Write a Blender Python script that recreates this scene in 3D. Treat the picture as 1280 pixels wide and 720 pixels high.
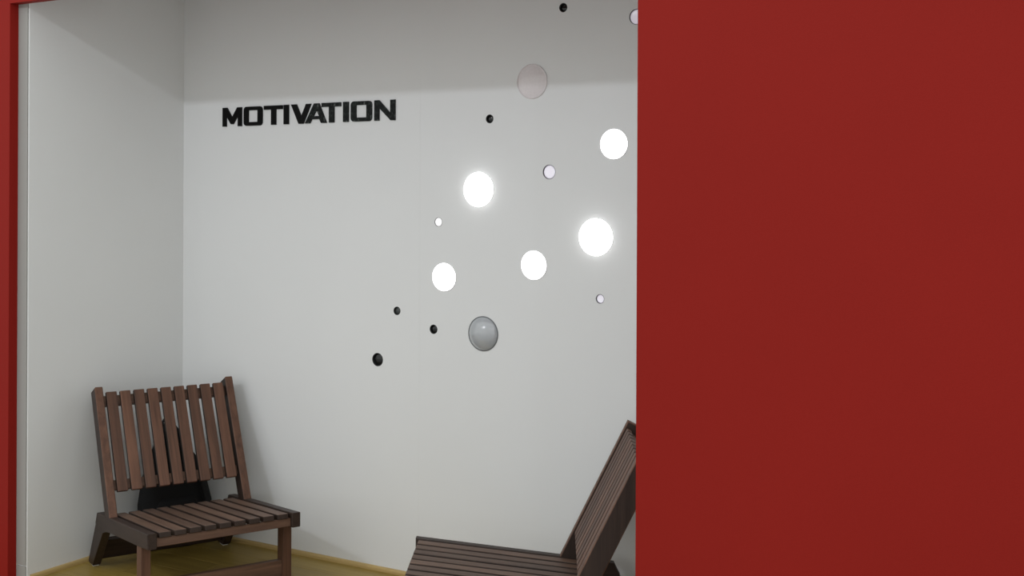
import bpy, bmesh, math, random
from mathutils import Vector, Matrix

random.seed(7)
scene = bpy.context.scene
for o in list(bpy.data.objects):
    bpy.data.objects.remove(o, do_unlink=True)
C = scene.collection

# ------------------------------------------------------------------ camera
# Metres.  X runs along the booth front, Y into the booth, Z up.
cd = bpy.data.cameras.new('camera')
cam = bpy.data.objects.new('camera', cd)
C.objects.link(cam)
cam.location = (0.0, 0.0, 1.6)
YAW, ROLL = math.radians(30.64), 0.0043
cam.matrix_world = (Matrix.Translation((0, 0, 1.6)) @ Matrix.Rotation(YAW, 4, 'Z')
                    @ Matrix.Rotation(math.pi / 2, 4, 'X') @ Matrix.Rotation(ROLL, 4, 'Z'))
cd.sensor_width = 36.0
cd.lens = 36.0 * 1514.0 / 1280.0
cd.shift_y = -(360.0 - 240.8) / 1280.0
cd.clip_end = 200
scene.camera = cam

# ------------------------------------------------------------------ world and hall lamps
w = bpy.data.worlds.new('hall_ambient')
scene.world = w
w.use_nodes = True
bg = w.node_tree.nodes['Background']
bg.inputs[0].default_value = (0.985, 1.0, 0.975, 1)
bg.inputs[1].default_value = 0.98

def lamp(name, loc, power, radius, col=(1, 1, 1)):
    ld = bpy.data.lights.new(name, 'POINT')
    ld.energy = power
    ld.shadow_soft_size = radius
    ld.color = col
    lo = bpy.data.objects.new(name, ld)
    C.objects.link(lo)
    lo.location = loc
    return lo

# a row of hall lamps hanging parallel to the booth front
for x, p in ((-4.9, 18), (-3.55, 150), (0.3, 55), (3.3, 45)):
    lamp('hall_lamp', (x, -1.8, 4.33), p, 0.09, (0.94, 0.985, 1.06))

vs = scene.view_settings
vs.view_transform = 'Standard'
vs.look = 'None'
vs.gamma = 1.0
vs.use_curve_mapping = False
vs.exposure = 0.0

# ------------------------------------------------------------------ materials
def srgb(r, g, b):
    f = lambda c: c / 12.92 if c <= 0.04045 else ((c + 0.055) / 1.055) ** 2.4
    return (f(r / 255), f(g / 255), f(b / 255), 1)

def new_mat(name):
    m = bpy.data.materials.new(name)
    m.use_nodes = True
    nt = m.node_tree
    return m, nt, nt.nodes['Principled BSDF']

def paint(name, col, rough=0.6, var=0.03, bump=0.04, scale=180, spec=0.3):
    m, nt, b = new_mat(name)
    tc = nt.nodes.new('ShaderNodeTexCoord')
    n1 = nt.nodes.new('ShaderNodeTexNoise'); n1.inputs['Scale'].default_value = 1.7
    n1.inputs['Detail'].default_value = 6
    n2 = nt.nodes.new('ShaderNodeTexNoise'); n2.inputs['Scale'].default_value = scale
    n2.inputs['Detail'].default_value = 2
    nt.links.new(tc.outputs['Object'], n1.inputs['Vector'])
    nt.links.new(tc.outputs['Object'], n2.inputs['Vector'])
    r = nt.nodes.new('ShaderNodeValToRGB')
    r.color_ramp.elements[0].position = 0.3
    r.color_ramp.elements[1].position = 0.7
    r.color_ramp.elements[0].color = tuple(c * (1 - var) for c in col[:3]) + (1,)
    r.color_ramp.elements[1].color = tuple(min(1, c * (1 + var)) for c in col[:3]) + (1,)
    nt.links.new(n1.outputs['Fac'], r.inputs['Fac'])
    nt.links.new(r.outputs['Color'], b.inputs['Base Color'])
    bp = nt.nodes.new('ShaderNodeBump')
    bp.inputs['Strength'].default_value = bump
    bp.inputs['Distance'].default_value = 0.002
    nt.links.new(n2.outputs['Fac'], bp.inputs['Height'])
    nt.links.new(bp.outputs['Normal'], b.inputs['Normal'])
    b.inputs['Roughness'].default_value = rough
    b.inputs['Specular IOR Level'].default_value = spec
    return m

def wood(name, dark, light, axis=1, rough=0.5, grain=60, vary=0.35, spec=0.35):
    m, nt, b = new_mat(name)
    L = nt.links.new
    tc = nt.nodes.new('ShaderNodeTexCoord')
    oi = nt.nodes.new('ShaderNodeObjectInfo')
    mp = nt.nodes.new('ShaderNodeMapping')
    s = [grain, grain, grain]; s[axis] = grain * 0.05
    mp.inputs['Scale'].default_value = s
    off = nt.nodes.new('ShaderNodeVectorMath'); off.operation = 'ADD'
    mul = nt.nodes.new('ShaderNodeMath'); mul.operation = 'MULTIPLY'; mul.inputs[1].default_value = 37.0
    L(oi.outputs['Random'], mul.inputs[0])
    L(tc.outputs['Object'], off.inputs[0]); L(mul.outputs[0], off.inputs[1])
    L(off.outputs[0], mp.inputs['Vector'])
    n = nt.nodes.new('ShaderNodeTexNoise')
    n.inputs['Scale'].default_value = 1.0
    n.inputs['Detail'].default_value = 5
    n.inputs['Roughness'].default_value = 0.65
    n.inputs['Distortion'].default_value = 0.6
    L(mp.outputs[0], n.inputs['Vector'])
    r = nt.nodes.new('ShaderNodeValToRGB')
    r.color_ramp.elements[0].position = 0.22
    r.color_ramp.elements[1].position = 0.80
    r.color_ramp.elements[0].color = dark
    r.color_ramp.elements[1].color = light
    L(n.outputs['Fac'], r.inputs['Fac'])
    hs = nt.nodes.new('ShaderNodeHueSaturation')
    mr = nt.nodes.new('ShaderNodeMapRange')
    mr.inputs['To Min'].default_value = 1 - vary
    mr.inputs['To Max'].default_value = 1 + vary
    L(oi.outputs['Random'], mr.inputs['Value'])
    L(mr.outputs[0], hs.inputs['Value'])
    L(r.outputs['Color'], hs.inputs['Color'])
    L(hs.outputs['Color'], b.inputs['Base Color'])
    bp = nt.nodes.new('ShaderNodeBump')
    bp.inputs['Strength'].default_value = 0.15
    bp.inputs['Distance'].default_value = 0.001
    L(n.outputs['Fac'], bp.inputs['Height'])
    L(bp.outputs['Normal'], b.inputs['Normal'])
    b.inputs['Roughness'].default_value = rough
    b.inputs['Specular IOR Level'].default_value = spec
    return m

def plain(name, col, rough=0.4, metal=0.0, spec=0.5, coat=0.0, trans=0.0, emit=None, estr=0.0):
    m, nt, b = new_mat(name)
    tc = nt.nodes.new('ShaderNodeTexCoord')
    n = nt.nodes.new('ShaderNodeTexNoise'); n.inputs['Scale'].default_value = 90
    nt.links.new(tc.outputs['Object'], n.inputs['Vector'])
    r = nt.nodes.new('ShaderNodeValToRGB')
    r.color_ramp.elements[0].color = tuple(c * 0.93 for c in col[:3]) + (1,)
    r.color_ramp.elements[1].color = tuple(min(1, c * 1.05) for c in col[:3]) + (1,)
    nt.links.new(n.outputs['Fac'], r.inputs['Fac'])
    nt.links.new(r.outputs['Color'], b.inputs['Base Color'])
    b.inputs['Roughness'].default_value = rough
    b.inputs['Metallic'].default_value = metal
    b.inputs['Specular IOR Level'].default_value = spec
    b.inputs['Coat Weight'].default_value = coat
    b.inputs['Transmission Weight'].default_value = trans
    if emit:
        b.inputs['Emission Color'].default_value = emit
        b.inputs['Emission Strength'].default_value = estr
    return m

M_WHITE = paint('white_wall_paint', (0.80, 0.81, 0.81, 1), rough=0.55, var=0.012, bump=0.06)
M_WHITE2 = paint('white_side_paint', (0.79, 0.80, 0.795, 1), rough=0.5, var=0.012, bump=0.06)
M_HALL = paint('bounce_grey_hall_floor', (0.46, 0.46, 0.45, 1), rough=0.5, var=0.05)  # grey guessed for the light it bounces into the upper niche
M_STRIP = paint('grey_edge_strip', srgb(160, 159, 155), rough=0.5, var=0.02)
M_RED = paint('red_wall_paint', srgb(141, 31, 24), rough=0.6, var=0.03, bump=0.15, scale=420, spec=0.10)
M_FLOOR = wood('olive_oak_floor', srgb(132, 109, 49), srgb(168, 143, 74), axis=0, rough=0.35, grain=28, vary=0.10)
M_SKIRT = wood('pale_oak_skirting', srgb(172, 145, 92), srgb(206, 179, 122), axis=0, rough=0.4, grain=40, vary=0.05)
M_SKIRTY = wood('pale_oak_skirting_side', srgb(172, 145, 92), srgb(206, 179, 122), axis=1, rough=0.4, grain=40, vary=0.05)
WD, WL = srgb(64, 46, 37), srgb(118, 88, 70)
M_WY = wood('walnut_grain_depth', srgb(70, 53, 45), srgb(120, 94, 78), axis=1, grain=55, vary=0.22)
M_WX = wood('walnut_grain_width', WD, WL, axis=0, grain=55, vary=0.15)
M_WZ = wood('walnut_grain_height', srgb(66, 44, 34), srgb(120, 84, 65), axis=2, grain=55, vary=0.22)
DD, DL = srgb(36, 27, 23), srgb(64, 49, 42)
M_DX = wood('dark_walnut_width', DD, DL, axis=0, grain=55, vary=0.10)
M_DY = wood('dark_walnut_shade_depth', DD, DL, axis=1, grain=55, vary=0.10)  # rail wood and slat end grain; on seat slat sides it paints gap shade
M_DZ = wood('dark_walnut_shade_height', DD, DL, axis=2, grain=55, vary=0.10)  # rear leg wood; on post and back slat sides it paints shade
M_PAD = plain('white_plastic_glide', (0.75, 0.75, 0.72, 1), 0.5)
M_LETTER = plain('black_acrylic', (0.003, 0.003, 0.003, 1), 0.3, spec=0.1)
def scuff_glint_black(name):
    m, nt, b = new_mat(name)
    tc = nt.nodes.new('ShaderNodeTexCoord')
    n = nt.nodes.new('ShaderNodeTexNoise')
    n.inputs['Scale'].default_value = 75; n.inputs['Detail'].default_value = 6; n.inputs['Roughness'].default_value = 0.7
    nt.links.new(tc.outputs['Object'], n.inputs['Vector'])
    r = nt.nodes.new('ShaderNodeValToRGB')
    e = r.color_ramp.elements
    e[0].position = 0.48; e[0].color = (0.003, 0.004, 0.004, 1)
    e[1].position = 0.78; e[1].color = (0.30, 0.32, 0.31, 1)  # grey-green flecks: reflections painted into the colour, along with wear
    k = r.color_ramp.elements.new(0.60); k.color = (0.020, 0.025, 0.023, 1)
    nt.links.new(n.outputs['Fac'], r.inputs['Fac'])
    nt.links.new(r.outputs['Color'], b.inputs['Base Color'])
    b.inputs['Roughness'].default_value = 0.3
    b.inputs['Specular IOR Level'].default_value = 0.12
    return m
M_SCUFFGLINT = scuff_glint_black('scuff_glint_black_acrylic')
M_GLOW = plain('lit_opal_diffuser', (0.9, 0.9, 0.9, 1), 0.4, emit=(1, 1, 1, 1), estr=4.0)
M_LAMPRIM = plain('white_lamp_rim', (0.8, 0.8, 0.8, 1), 0.4)
M_GREYDOME = plain('grey_opal_dome', srgb(178, 182, 186), 0.05, spec=1.0, coat=0.5)
M_RIM = plain('dull_steel_rim', srgb(120, 122, 124), 0.35, metal=0.7)
M_PINK = plain('frosted_pinkish_acrylic', (0.80, 0.75, 0.76, 1), 0.2)
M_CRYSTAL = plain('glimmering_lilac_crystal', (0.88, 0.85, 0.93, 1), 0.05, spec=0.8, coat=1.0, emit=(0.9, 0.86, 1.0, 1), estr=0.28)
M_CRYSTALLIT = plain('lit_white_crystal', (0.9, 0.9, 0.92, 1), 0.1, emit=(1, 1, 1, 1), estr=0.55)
M_CRYSTALRIM = plain('smoked_crystal_edge', (0.10, 0.09, 0.10, 1), 0.15)
M_BLACK = plain('gloss_black_lens', (0.006, 0.007, 0.007, 1), 0.15)
M_SMOKE = plain('smoked_grey_lens', (0.05, 0.055, 0.055, 1), 0.2)
M_BLACKRING = plain('satin_black_ring', (0.01, 0.01, 0.01, 1), 0.45)
M_BAG = paint('black_nylon', (0.006, 0.006, 0.007, 1), rough=0.7, var=0.2, bump=0.3, scale=600)
M_STRAP = paint('black_webbing', (0.012, 0.012, 0.013, 1), rough=0.6, var=0.2, bump=0.3, scale=500)

# ------------------------------------------------------------------ mesh helpers
def mesh_from(bm, name):
    me = bpy.data.meshes.new(name)
    bmesh.ops.recalc_face_normals(bm, faces=bm.faces)
    bm.to_mesh(me); bm.free()
    return me

def obj(name, me, mat, parent=None, loc=(0, 0, 0), rot=(0, 0, 0)):
    o = bpy.data.objects.new(name, me)
    C.objects.link(o)
    if not me.materials:
        me.materials.append(mat)
    o.location = loc; o.rotation_euler = rot
    o.parent = parent
    return o

def box_bm(x0, x1, y0, y1, z0, z1, bev=0.0, seg=1, bm=None):
    own = bm is None
    if own: bm = bmesh.new()
    vs_ = [bm.verts.new((x, y, z)) for x in (x0, x1) for y in (y0, y1) for z in (z0, z1)]
    q = [(0, 1, 3, 2), (4, 6, 7, 5), (0, 4, 5, 1), (2, 3, 7, 6), (0, 2, 6, 4), (1, 5, 7, 3)]
    fs = [bm.faces.new([vs_[i] for i in f]) for f in q]
    if bev > 0:
        es = set(e for f in fs for e in f.edges)
        bmesh.ops.bevel(bm, geom=list(es), offset=bev, segments=seg, affect='EDGES', profile=0.5)
    return bm

def box(name, mat, x0, x1, y0, y1, z0, z1, parent=None, bev=0.0, seg=1):
    return obj(name, mesh_from(box_bm(x0, x1, y0, y1, z0, z1, bev, seg), name), mat, parent)

def prism_bm(poly, h, axis, start=0.0, bev=0.0):
    """poly: 2-D outline, extruded from start to start+h along axis ('x': poly=(y,z); 'y': poly=(x,z))."""
    bm = bmesh.new()
    def pt(p, t):
        return (t, p[0], p[1]) if axis == 'x' else (p[0], t, p[1])
    a = [bm.verts.new(pt(p, start)) for p in poly]
    b = [bm.verts.new(pt(p, start + h)) for p in poly]
    n = len(poly)
    fa = bm.faces.new(a); fb = bm.faces.new(b[::-1])
    for i in range(n):
        bm.faces.new((a[i], a[(i + 1) % n], b[(i + 1) % n], b[i]))
    if bev > 0:
        bmesh.ops.bevel(bm, geom=list(fa.edges) + list(fb.edges), offset=bev, segments=1, affect='EDGES')
    return bm

def lathe(profile, seg=40):
    """profile of (radius, height); axis = -Y (out of the back wall)."""
    bm = bmesh.new()
    rings = []
    for r, h in profile:
        if r < 1e-6:
            rings.append([bm.verts.new((0, -h, 0))])
        else:
            rings.append([bm.verts.new((r * math.cos(2 * math.pi * k / seg), -h, r * math.sin(2 * math.pi * k / seg))) for k in range(seg)])
    for A, B in zip(rings, rings[1:]):
        for k in range(seg):
            k2 = (k + 1) % seg
            if len(A) == 1 and len(B) == 1: continue
            if len(A) == 1: bm.faces.new((A[0], B[k], B[k2]))
            elif len(B) == 1: bm.faces.new((A[k], B[0], A[k2]))
            else: bm.faces.new((A[k], B[k], B[k2], A[k2]))
    for f in bm.faces: f.smooth = True
    return bm

def tag(o, label, cat, group=None):
    o['label'] = label; o['category'] = cat
    if group: o['group'] = group
    return o

def struct(o, label, cat):
    o['kind'] = 'structure'; o['label'] = label; o['category'] = cat
    return o

def empty(name, loc=(0, 0, 0), rz=0.0):
    e = bpy.data.objects.new(name, None)
    C.objects.link(e)
    e.location = loc; e.rotation_euler = (0, 0, rz)
    e.empty_display_size = 0.1
    return e

# ------------------------------------------------------------------ the booth
YB = 4.127            # back wall plane
XL = -4.246           # left wall plane
YF0, YF1 = 3.224, 3.265   # red front wall thickness
XJL, XJR, ZL = -4.307, -1.486, 2.368   # opening in the red wall
XR = -1.28            # inner right wall
ZC = 2.72             # booth ceiling

# back wall: two painted panels on a backing board, drilled for the round studs
def flat_cut(name, outer, holes, depth):
    """Filled outline with holes in the XZ plane, extruded along Y by depth (centred)."""
    cu = bpy.data.curves.new(name, 'CURVE')
    cu.dimensions = '2D'; cu.fill_mode = 'BOTH'; cu.extrude = depth / 2; cu.bevel_depth = 0.0
    for pts in [outer] + holes:
        sp = cu.splines.new('POLY'); sp.points.add(len(pts) - 1); sp.use_cyclic_u = True
        for p_, q_ in zip(sp.points, pts):
            p_.co = (q_[0], q_[1], 0, 1)
    tmp = bpy.data.objects.new('tmp', cu); C.objects.link(tmp)
    bpy.context.view_layer.update()
    dg = bpy.context.evaluated_depsgraph_get()
    me = bpy.data.meshes.new_from_object(tmp.evaluated_get(dg))
    bpy.data.objects.remove(tmp, do_unlink=True); bpy.data.curves.remove(cu)
    me.transform(Matrix.Rotation(math.pi / 2, 4, 'X'))
    me.name = name
    me.materials.clear()
    return me

def circle(x, z, r, n=40):
    return [(x + r * math.cos(2 * math.pi * k / n), z + r * math.sin(2 * math.pi * k / n)) for k in range(n)]

PT = 0.014
CLEAR = ((-1.908, 2.259, 0.058), (-2.277, 1.681, 0.056), (-2.795, 1.478, 0.037), (-2.054, 1.198, 0.035))
DARK = ((-2.218, 2.316, 0.035), (-2.550, 1.895, 0.035), (-3.003, 1.102, 0.035), (-2.817, 1.036, 0.038), (-3.103, 0.890, 0.056))
wb = struct(box('wall_back', M_WHITE, XL - 0.06, XR + 0.06, YB + PT, YB + 0.05, 0, ZC),
            'white painted back wall of the niche', 'wall')
XS = -2.887
for x0, x1 in ((XL - 0.06, XS - 0.0001), (XS + 0.0001, XR + 0.06)):
    hs_ = [circle(x, z, d / 2 + 0.0003) for x, z, d in CLEAR + DARK if x0 < x < x1]
    me = flat_cut('panel', [(x0, 0), (x1, 0), (x1, ZC), (x0, ZC)], hs_, PT)
    obj('panel', me, M_WHITE, wb, (0, YB + PT / 2, 0))

struct(box('wall_left', M_WHITE2, XJL, XL, YF1 + 0.0052, YB + 0.006, 0, ZC, bev=0.0025, seg=2),
       'white side wall of the niche, left of the corner', 'wall')
for z0, z1 in ((0.0585, ZC - 0.01), (0.0, 0.0535)):
    t_ = box('trim_1' if z0 else 'trim_2', M_STRIP, XJL - 0.004, XL - 0.004, YF1 + 0.0002, YF1 + 0.0050, z0, z1)
    struct(t_, 'narrow grey edge strip beside the red jamb' if z0 else 'short grey strip end below the dark joint at the floor', 'trim')
struct(box('wall_right', M_WHITE2, XR, XR + 0.06, YF1, YB, 0, ZC), 'white side wall hidden behind the red wall', 'wall')
struct(box('ceiling', M_WHITE, XJL, XR + 0.06, YF1, YB + 0.05, ZC, ZC + 0.04), 'white niche ceiling above the opening', 'ceiling')

# red front wall with its rectangular opening (one piece)
bm = bmesh.new()
ZT = 3.3
out = [(-8.5, 0), (XJL, 0), (XJL, ZL), (XJR, ZL), (XJR, 0), (3.2, 0), (3.2, ZT), (-8.5, ZT)]
wf = obj('wall_front', mesh_from(prism_bm(out, YF1 - YF0, 'y', YF0), 'wall_front'), M_RED)
struct(wf, 'matte red front wall with a rectangular opening', 'wall')

# floor: sub-floor of the hall, planks laid in the niche
fl = struct(box('floor', M_HALL, -12, 9, -11, YB + 0.05, -0.05, -0.0105), 'olive oak plank floor of the niche', 'floor')
struct(box('floor', M_HALL, -12, 9, -11, 2.65, -0.0105, 0.0), 'unseen hall floor in front of the red wall, light grey to bounce light', 'floor')  # out of view; pale tone throws bounced light up into the niche
pw = 0.145
row = 0
y = YB - 0.001
while y - pw > 2.65:
    x = XL - 0.05 + (-0.9, -0.35, -0.62)[row % 3]
    while x < 0.2:
        x0, x1 = max(x, -4.9), min(x + 1.2, 0.4)
        if x1 - x0 > 0.08:
            box('plank', M_FLOOR, x0 + 0.0006, x1 - 0.0006, y - pw + 0.0006, y - 0.0006, -0.0105, 0.0, fl, bev=0.0008)
        x += 1.2
    y -= pw; row += 1

# skirting strips
def skirting(name, label, along, a0, a1, wall, mat):
    prof = [(0, 0), (0.014, 0), (0.014, 0.010), (0.0115, 0.0155), (0.007, 0.018), (0, 0.018)]
    if along == 'x':
        bm = prism_bm([(wall - p, z) for p, z in prof], a1 - a0, 'x', a0)
    else:
        bm = prism_bm([(wall + p, z) for p, z in prof], a1 - a0, 'y', a0)
    o = obj(name, mesh_from(bm, name), mat)
    return struct(o, label, 'baseboard')
skirting('baseboard_back', 'thin pale oak strip along the back wall', 'x', XL, XR, YB, M_SKIRT)
skirting('baseboard_left', 'thin pale oak strip along the left side wall', 'y', YF1 + 0.02, YB - 0.014, XL, M_SKIRTY)

# ------------------------------------------------------------------ slatted lounge chair
W, HF, HB, LR = 0.607, 0.328, 0.247, 0.728       # width, rail heights front/back, rail length
FOOT, PV, HT, BT = 0.137, 0.531, 0.767, 0.246    # rear foot offset, post position, top height, lean
RT, RH = 0.036, 0.058                            # rail thickness / height
slope = (HB - HF) / LR
rail_z = lambda v: HF + slope * v
SA = math.atan(slope)
NS = 9

def lay(me_bm, M):
    bmesh.ops.transform(me_bm, matrix=M, verts=me_bm.verts)
    return me_bm

def darken_faces(o, second, axis, parent_rot=None):
    """faces whose normal points along the given local axis get the darker material"""
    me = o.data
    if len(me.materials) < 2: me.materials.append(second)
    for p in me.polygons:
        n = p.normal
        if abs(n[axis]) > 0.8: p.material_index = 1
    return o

def make_chair(label):
    root = empty('slatted_chair')
    tag(root, label, 'chair', 'slatted wooden lounge chairs')
    # side rails: straight top, underside arching down into the rear leg
    railm = {}
    for s in (-1, 1):
        x0 = -W / 2 if s < 0 else W / 2 - RT
        poly = [(0.0, HF), (0.0, HF - RH)]
        for v in (0.1, 0.25, 0.40, 0.50):
            poly.append((v, rail_z(v) - RH - 0.002 * v))
        poly += [(0.58, rail_z(0.58) - RH - 0.004), (0.635, rail_z(0.635) - RH - 0.016), (LR + 0.008, rail_z(LR) - RH - 0.030), (LR + 0.022, rail_z(LR) - 0.045), (LR, HB), ]
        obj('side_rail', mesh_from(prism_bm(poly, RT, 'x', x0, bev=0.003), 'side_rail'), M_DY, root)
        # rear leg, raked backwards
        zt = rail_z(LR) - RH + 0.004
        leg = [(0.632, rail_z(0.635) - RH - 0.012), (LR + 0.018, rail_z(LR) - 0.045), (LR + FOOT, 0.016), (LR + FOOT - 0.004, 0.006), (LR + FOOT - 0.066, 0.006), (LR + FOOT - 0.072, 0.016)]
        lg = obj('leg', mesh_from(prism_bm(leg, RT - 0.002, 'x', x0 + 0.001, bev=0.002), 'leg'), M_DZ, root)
        cx_, cy_ = x0 + RT / 2, LR + FOOT - 0.036
        box('foot_pad', M_PAD, cx_ - 0.012, cx_ + 0.012, cy_ - 0.022, cy_ + 0.022, 0, 0.0065, lg, bev=0.001)
        # front leg, upright
        lx0 = x0 + 0.002 if s < 0 else x0 - 0.002
        lg = box('leg', M_WZ, lx0, lx0 + RT, 0.085, 0.145, 0.006, rail_z(0.085) - RH + 0.010, root, bev=0.002)
        box('foot_pad', M_PAD, lx0 + 0.006, lx0 + RT - 0.006, 0.095, 0.135, 0, 0.0065, lg, bev=0.001)
    iw = W - 2 * RT
    # apron, stretchers and seat bearers
    ap = box_bm(-iw / 2, iw / 2, 0, 0.022, -0.032, 0, 0.0015)
    lay(ap, Matrix.Translation((0, 0.015, rail_z(0.015) - 0.021)) @ Matrix.Rotation(SA, 4, 'X'))
    obj('apron', mesh_from(ap, 'apron'), M_WX, root)
    box('stretcher', M_WX, -W / 2 + RT, W / 2 - RT, 0.100, 0.128, 0.052, 0.117, root, bev=0.002)
    st = box_bm(-iw / 2, iw / 2, -0.012, 0.012, 0.032, 0.125, 0.002)
    lay(st, Matrix.Translation((0, LR + FOOT - 0.038, 0)) @ Matrix.Rotation(math.atan(FOOT / 0.2) * 0.6, 4, 'X'))
    obj('stretcher', mesh_from(st, 'stretcher'), M_DX, root)
    for v in (0.30, 0.60):
        b_ = box_bm(-iw / 2, iw / 2, -0.014, 0.014, -0.030, 0, 0.0015)
        lay(b_, Matrix.Translation((0, v, rail_z(v) - 0.021)) @ Matrix.Rotation(SA, 4, 'X'))
        obj('crossbar', mesh_from(b_, 'crossbar'), M_WX, root)
    # seat slats
    side, gap = 0.0115, 0.0135
    sw = (iw - 2 * side - (NS - 1) * gap) / NS
    pitch = sw + gap
    first = -iw / 2 + side + sw / 2
    ln = 0.625
    sm = mesh_from(box_bm(-sw / 2, sw / 2, 0, ln, -0.021, 0, 0.0028, 2), 'seat_slat')

    for i in range(NS):
        x = first + pitch * i
        o_ = obj('seat_slat', sm, M_WY, root, (x, 0.012, rail_z(0.012) + random.uniform(-.0006, .0006)), (SA, 0, 0))
        if i == 0: darken_faces(o_, M_DY, 1); darken_faces(o_, M_DY, 0)  # dark end grain; long sides darkened to paint shade into the gaps
    # back posts, leaning
    z0 = rail_z(PV)
    plen = math.hypot(BT, HT - z0)
    lean = -math.atan2(BT, HT - z0)
    PD = 0.069
    for s in (-1, 1):
        x0 = -W / 2 if s < 0 else W / 2 - RT
        # foot of the post is cut parallel to the rail
        cut = math.tan(-lean) * PD
        pp = [(0, -0.03), (PD, -0.02 + 0.0), (PD, plen), (0, plen)]
        pb = prism_bm(pp, RT - 0.002, 'x', x0 + 0.001, bev=0.003)
        lay(pb, Matrix.Translation((0, PV, z0)) @ Matrix.Rotation(lean, 4, 'X'))
        # Rotation about X by a negative angle tips +Z towards +Y
        darken_faces(obj('back_post', mesh_from(pb, 'back_post'), M_WZ, root), M_DZ, 0)  # side faces of the same post coloured darker, as shade
    bsm = mesh_from(box_bm(-sw / 2, sw / 2, 0, 0.018, 0.105, plen - 0.022, 0.003, 2), 'back_slat')
    R_ = Matrix.Translation((0, PV, z0)) @ Matrix.Rotation(lean, 4, 'X')
    for i in range(NS):
        x = first + pitch * i
        p = R_ @ Vector((x, 0.006, 0))
        o_ = obj('back_slat', bsm, M_WZ, root, p, (lean, 0, 0))
        if i == 0: darken_faces(o_, M_DZ, 0)  # slat sides carry painted shade between the slats
    for h0, h1 in ((0.118, 0.158), (plen - 0.078, plen - 0.034)):
        b_ = box_bm(-iw / 2, iw / 2, 0.024, 0.046, h0, h1, 0.0015)
        lay(b_, R_)
        obj('crossbar', mesh_from(b_, 'crossbar'), M_WX, root)
    return root

def children_of(o):
    return [c for c in bpy.data.objects if c.parent == o]

def copy_tree(o, parent=None):
    c = o.copy(); C.objects.link(c); c.parent = parent
    for ch in children_of(o):
        copy_tree(ch, c)
    return c

chair_a = make_chair('brown slatted wooden chair in the corner with a black bag behind it')
chair_b = copy_tree(chair_a)
chair_b['label'] = 'brown slatted wooden chair seen from its side, partly hidden by the red wall'
chair_a.location = (-3.305, 3.443, 0); chair_a.rotation_euler = (0, 0, 1.111)
chair_b.location = (-2.44, 3.417, 0); chair_b.rotation_euler = (0, 0, -1.07)

# ------------------------------------------------------------------ black backpack behind the corner chair
def superloop(cx, cy, z, rx, ry, n=24, e=2.6):
    pts = []
    for k in range(n):
        t = 2 * math.pi * k / n
        c, s = math.cos(t), math.sin(t)
        pts.append((cx + rx * math.copysign(abs(c) ** (2 / e), c), cy + ry * math.copysign(abs(s) ** (2 / e), s), z))
    return pts

def loft(loops):
    bm = bmesh.new()
    V = [[bm.verts.new(p) for p in lp] for lp in loops]
    n = len(V[0])
    for A, B in zip(V, V[1:]):
        for k in range(n):
            bm.faces.new((A[k], A[(k + 1) % n], B[(k + 1) % n], B[k]))
    bm.faces.new(V[0][::-1]); bm.faces.new(V[-1])
    for f in bm.faces: f.smooth = True
    return bm

def tube_bm(pts, r, seg=8, flat=1.0):
    bm = bmesh.new()
    P = [Vector(p) for p in pts]
    rings = []
    for i, p in enumerate(P):
        t = (P[min(i + 1, len(P) - 1)] - P[max(i - 1, 0)]).normalized()
        a = t.cross(Vector((0, 1, 0)))
        if a.length < 1e-3: a = t.cross(Vector((1, 0, 0)))
        a.normalize(); b = t.cross(a).normalized()
        rings.append([bm.verts.new(p + a * r * flat * math.cos(2 * math.pi * k / seg) + b * r * math.sin(2 * math.pi * k / seg)) for k in range(seg)])
    for A, B in zip(rings, rings[1:]):
        for k in range(seg):
            bm.faces.new((A[k], A[(k + 1) % seg], B[(k + 1) % seg], B[k]))
    bm.faces.new(rings[0][::-1]); bm.faces.new(rings[-1])
    for f in bm.faces: f.smooth = True
    return bm

# local x across the bag, y towards the corner
bag = empty('backpack', (-4.096, 3.933, 0), 1.111)
tag(bag, 'black backpack slumped on the floor behind the corner chair', 'bag')
prof = [(0.0, 0.135, 0.040), (0.02, 0.152, 0.048), (0.10, 0.160, 0.050), (0.20, 0.155, 0.050), (0.30, 0.135, 0.048),
        (0.38, 0.108, 0.044), (0.46, 0.070, 0.038), (0.52, 0.045, 0.030), (0.555, 0.020, 0.016)]
obj('body', mesh_from(loft([superloop(-0.02 * (z / .5), 0.02 * z, z + 0.001, rx, ry) for z, rx, ry in prof]), 'backpack_body'), M_BAG, bag)
obj('pocket', mesh_from(loft([superloop(0, -0.042 + 0.02 * z, z, rx, ry) for z, rx, ry in
    ((0.03, 0.085, 0.012), (0.05, 0.100, 0.018), (0.15, 0.100, 0.020), (0.20, 0.092, 0.016), (0.225, 0.075, 0.010))]), 'backpack_pocket'), M_BAG, bag)
obj('handle', mesh_from(tube_bm([(-0.045 + 0.03 * math.cos(a) + 0.02, 0.012, 0.535 + 0.045 * math.sin(a)) for a in [math.pi * k / 10 for k in range(11)]], 0.006), 'backpack_handle'), M_STRAP, bag)
obj('strap', mesh_from(tube_bm([(0.02, -0.03, 0.47), (0.07, -0.045, 0.40), (0.115, -0.05, 0.30), (0.14, -0.052, 0.20), (0.148, -0.05, 0.10), (0.13, -0.045, 0.03)], 0.007, 8, 2.2), 'backpack_strap'), M_STRAP, bag)

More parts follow.
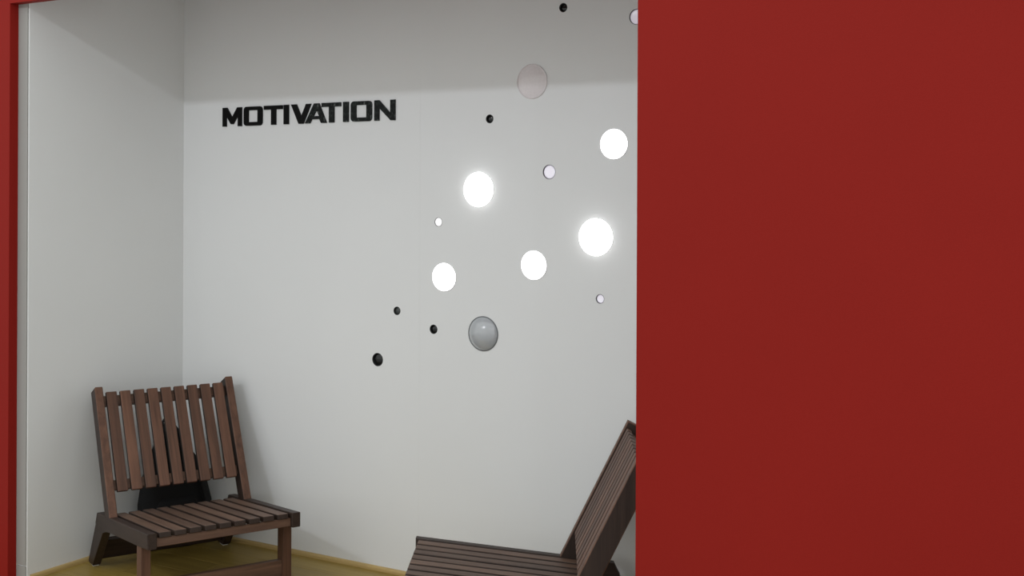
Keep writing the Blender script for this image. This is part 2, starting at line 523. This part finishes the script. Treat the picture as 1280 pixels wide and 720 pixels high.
# ------------------------------------------------------------------ wall word MOTIVATION (ten separate cut-out letters)
ZB, LH, LT = 1.899, 0.0865, 0.006
def build_letter(ch, x0, x1, label):
    wd = x1 - x0
    s = 0.0285            # stroke
    t = 0.0175            # horizontal stroke
    H = LH
    outer, holes = [], []
    if ch == 'M':
        k = 0.024
        outer = [(0, 0), (0, H), (k + 0.004, H), (wd / 2, H * 0.49), (wd - k - 0.004, H), (wd, H), (wd, 0), (wd - k, 0), (wd - k, H * 0.55),
                 (wd / 2 + 0.008, H * 0.12), (wd / 2 - 0.008, H * 0.12), (k, H * 0.55), (k, 0)]
    elif ch == 'O':
        def rr(a, b, c, d, r, n=5):
            pts = []
            for (px, pz, st) in ((c - r, d - r, 0), (a + r, d - r, 90), (a + r, b + r, 180), (c - r, b + r, 270)):
                for i in range(n + 1):
                    an = math.radians(st + 90 * i / n)
                    pts.append((px + r * math.cos(an), pz + r * math.sin(an)))
            return pts
        outer = rr(0, 0, wd, H, 0.016)
        holes = [rr(0.0285, 0.0165, wd - 0.0285, H - 0.0165, 0.002)]
    elif ch == 'T':
        c = wd * 0.52
        outer = [(0, H), (wd, H), (wd, H - t), (c + s / 2, H - t), (c + s / 2, 0), (c - s / 2, 0), (c - s / 2, H - t), (0, H - t)]
    elif ch == 'I':
        outer = [(0, 0), (wd, 0), (wd, H), (0, H)]
    elif ch == 'V':
        outer = [(0, H), (0.032, H), (wd * 0.515, H * 0.38), (wd - 0.029, H), (wd, H), (wd * 0.625, 0), (wd * 0.38, 0)]
    elif ch == 'A':
        outer = [(0, 0), (wd * 0.42, H), (wd * 0.66, H), (wd, 0), (wd - 0.031, 0), (wd - 0.0405, H * 0.2), (0.0395, H * 0.2), (0.029, 0)]
        holes = [[(wd * 0.40, H * 0.36), (wd * 0.655, H * 0.36), (wd * 0.535, H * 0.66)]]
    elif ch == 'N':
        k = 0.0255
        outer = [(0, 0), (0, H), (k, H), (wd - k, H * 0.36), (wd - k, H), (wd, H), (wd, 0), (wd - k + 0.002, 0), (k, H * 0.62), (k, 0)]
    me = flat_cut('wall_letter_' + ch.lower(), outer, holes, LT)
    o = obj('wall_letter', me, M_SCUFFGLINT if x0 > -3.52 else M_LETTER, None, (x0, YB - LT / 2 - 0.0002, ZB + 0.005 * (x0 + 3.99) - 0.001))
    tag(o, label, 'letter', 'black letters of the wall word')
    return o

for ch, a, b_, lab in (
    ('M', -3.9885, -3.8706, 'black cut-out letter M starting the word on the white wall'),
    ('O', -3.858, -3.7462, 'black cut-out letter O right after the M'),
    ('T', -3.7372, -3.627, 'black cut-out letter T after the first O'),
    ('I', -3.6204, -3.5912, 'black cut-out letter I just before the V'),
    ('V', -3.5778, -3.4631, 'black cut-out letter V in the middle of the wall word'),
    ('A', -3.498, -3.3758, 'black cut-out letter A tucked against the V'),
    ('T', -3.4043, -3.2973, 'black cut-out letter T following the A'),
    ('I', -3.2851, -3.2555, 'black cut-out letter I between the second T and last O'),
    ('O', -3.2429, -3.1307, 'glossy black cut-out letter O just before the N'),
    ('N', -3.1172, -3.0082, 'black cut-out letter N ending the word')):
    build_letter(ch, a - 0.0052, b_ - 0.0052, lab)

# ------------------------------------------------------------------ round lamps and studs on the back wall
def cap(r, h, n=10):
    """profile of a spherical cap with base radius r and height h"""
    R = (r * r + h * h) / (2 * h)
    a = math.asin(min(1, r / R))
    return [(R * math.sin(a * (1 - i / n)), R * math.cos(a * (1 - i / n)) - (R - h)) for i in range(n + 1)]

def ring(r, wdt, h):
    return [(r, 0), (r, h * 0.6), (r - wdt * 0.3, h), (r - wdt, h), (r - wdt, 0)]

def round_thing(name, x, z, label, cat, group, parts):
    root = empty(name, (x, YB, z))
    tag(root, label, cat, group)
    for pn, prof_, mat in parts:
        obj(pn, mesh_from(lathe(prof_), name + '_' + pn), mat, root)
    return root

def lit(x, z, d, dome, label):
    r = d / 2
    if dome:
        p = [('diffuser', [(r - 0.001, 0), (r - 0.001, 0.004)] + [(a * (r - 0.001) / r, h + 0.004) for a, h in cap(r, 0.030)][1:], M_GLOW), ('rim', ring(r, 0.002, 0.002), M_LAMPRIM)]
    else:
        p = [('diffuser', [(r - 0.002, 0), (r - 0.002, 0.003), (r * 0.9, 0.004), (0, 0.004)], M_GLOW), ('rim', ring(r, 0.002, 0.0025), M_LAMPRIM)]
    round_thing('round_wall_lamp', x, z, label, 'wall lamp', 'lit round lamps on the back wall', p)

lit(-1.998, 1.785, 0.117, False, 'lit white round wall lamp highest of the five, near the red wall')
lit(-2.600, 1.612, 0.142, True, 'large lit white round wall lamp above the tiny white stud')
lit(-2.072, 1.432, 0.145, True, 'largest lit white round wall lamp, beside the red wall')
lit(-2.765, 1.253, 0.118, False, 'lit white round wall lamp, lowest and leftmost of the five')
lit(-2.343, 1.316, 0.117, False, 'lit white round wall lamp up and right of the grey dome')

round_thing('dome_lamp', -2.576, 1.033, 'unlit grey glossy dome on the wall below the lit lamps', 'wall lamp', None,
            [('dome', [(0.068, 0)] + [(a, h + 0.001) for a, h in cap(0.068, 0.030, 14)], M_GREYDOME), ('rim', ring(0.0705, 0.003, 0.003), M_RIM)])
round_thing('disc_lamp', -2.354, 2.036, 'unlit pale pinkish clear disc high on the wall at the shadow edge', 'wall lamp', None,
            [('lens', [(0.066, 0), (0.066, 0.003)] + [(a, h + 0.003) for a, h in cap(0.064, 0.012, 12)], M_PINK), ('rim', ring(0.0685, 0.004, 0.006), M_PINK)])

def clear_stud(i, label, inset=0.006, mat=None):
    x, z, d = CLEAR[i]; r = d / 2
    round_thing('clear_stud', x, z, label, 'stud', 'clear studs set into the back wall',
                [('collar', [(r, -PT), (r, 0.0004), (r - 0.0012, 0.0004), (r - 0.0012, -PT)], M_CRYSTALRIM),
                 ('lens', [(r - 0.0012, -inset - 0.003), (r - 0.0012, -inset), (r * 0.84, -inset + 0.0025), (r * 0.74, -inset + 0.002), (0, -inset + 0.0035)], mat or M_CRYSTAL)])
clear_stud(0, 'shiny lilac round stud at the top, cut off by the red wall')
clear_stud(1, 'shiny lilac round stud between the two upper lit lamps')
clear_stud(2, 'tiny bright white stud left of the lit lamps', 0.0025, M_CRYSTALLIT)
clear_stud(3, 'tiny clear stud with a dark edge beside the red wall')

def black_stud(i, label, lens=None):
    x, z, d = DARK[i]; r = d / 2
    round_thing('black_stud', x, z, label, 'stud', 'black studs set into the back wall',
                [('collar', [(r, -PT), (r, 0.0004), (r - 0.0015, 0.0004), (r - 0.0015, -PT)], M_BLACKRING),
                 ('lens', [(r - 0.0015, -0.009)] + [(a, h - 0.009) for a, h in cap(r - 0.0015, r * 0.25, 6)], lens or M_BLACK)])
black_stud(0, 'small black round stud at the very top of the wall')
black_stud(1, 'small black round stud below left of the pinkish disc')
black_stud(2, 'small dark grey round stud, upper left of the three low studs', M_SMOKE)
black_stud(3, 'small black round stud closest to the grey dome, on its left')
black_stud(4, 'larger black round stud, lowest on the wall')
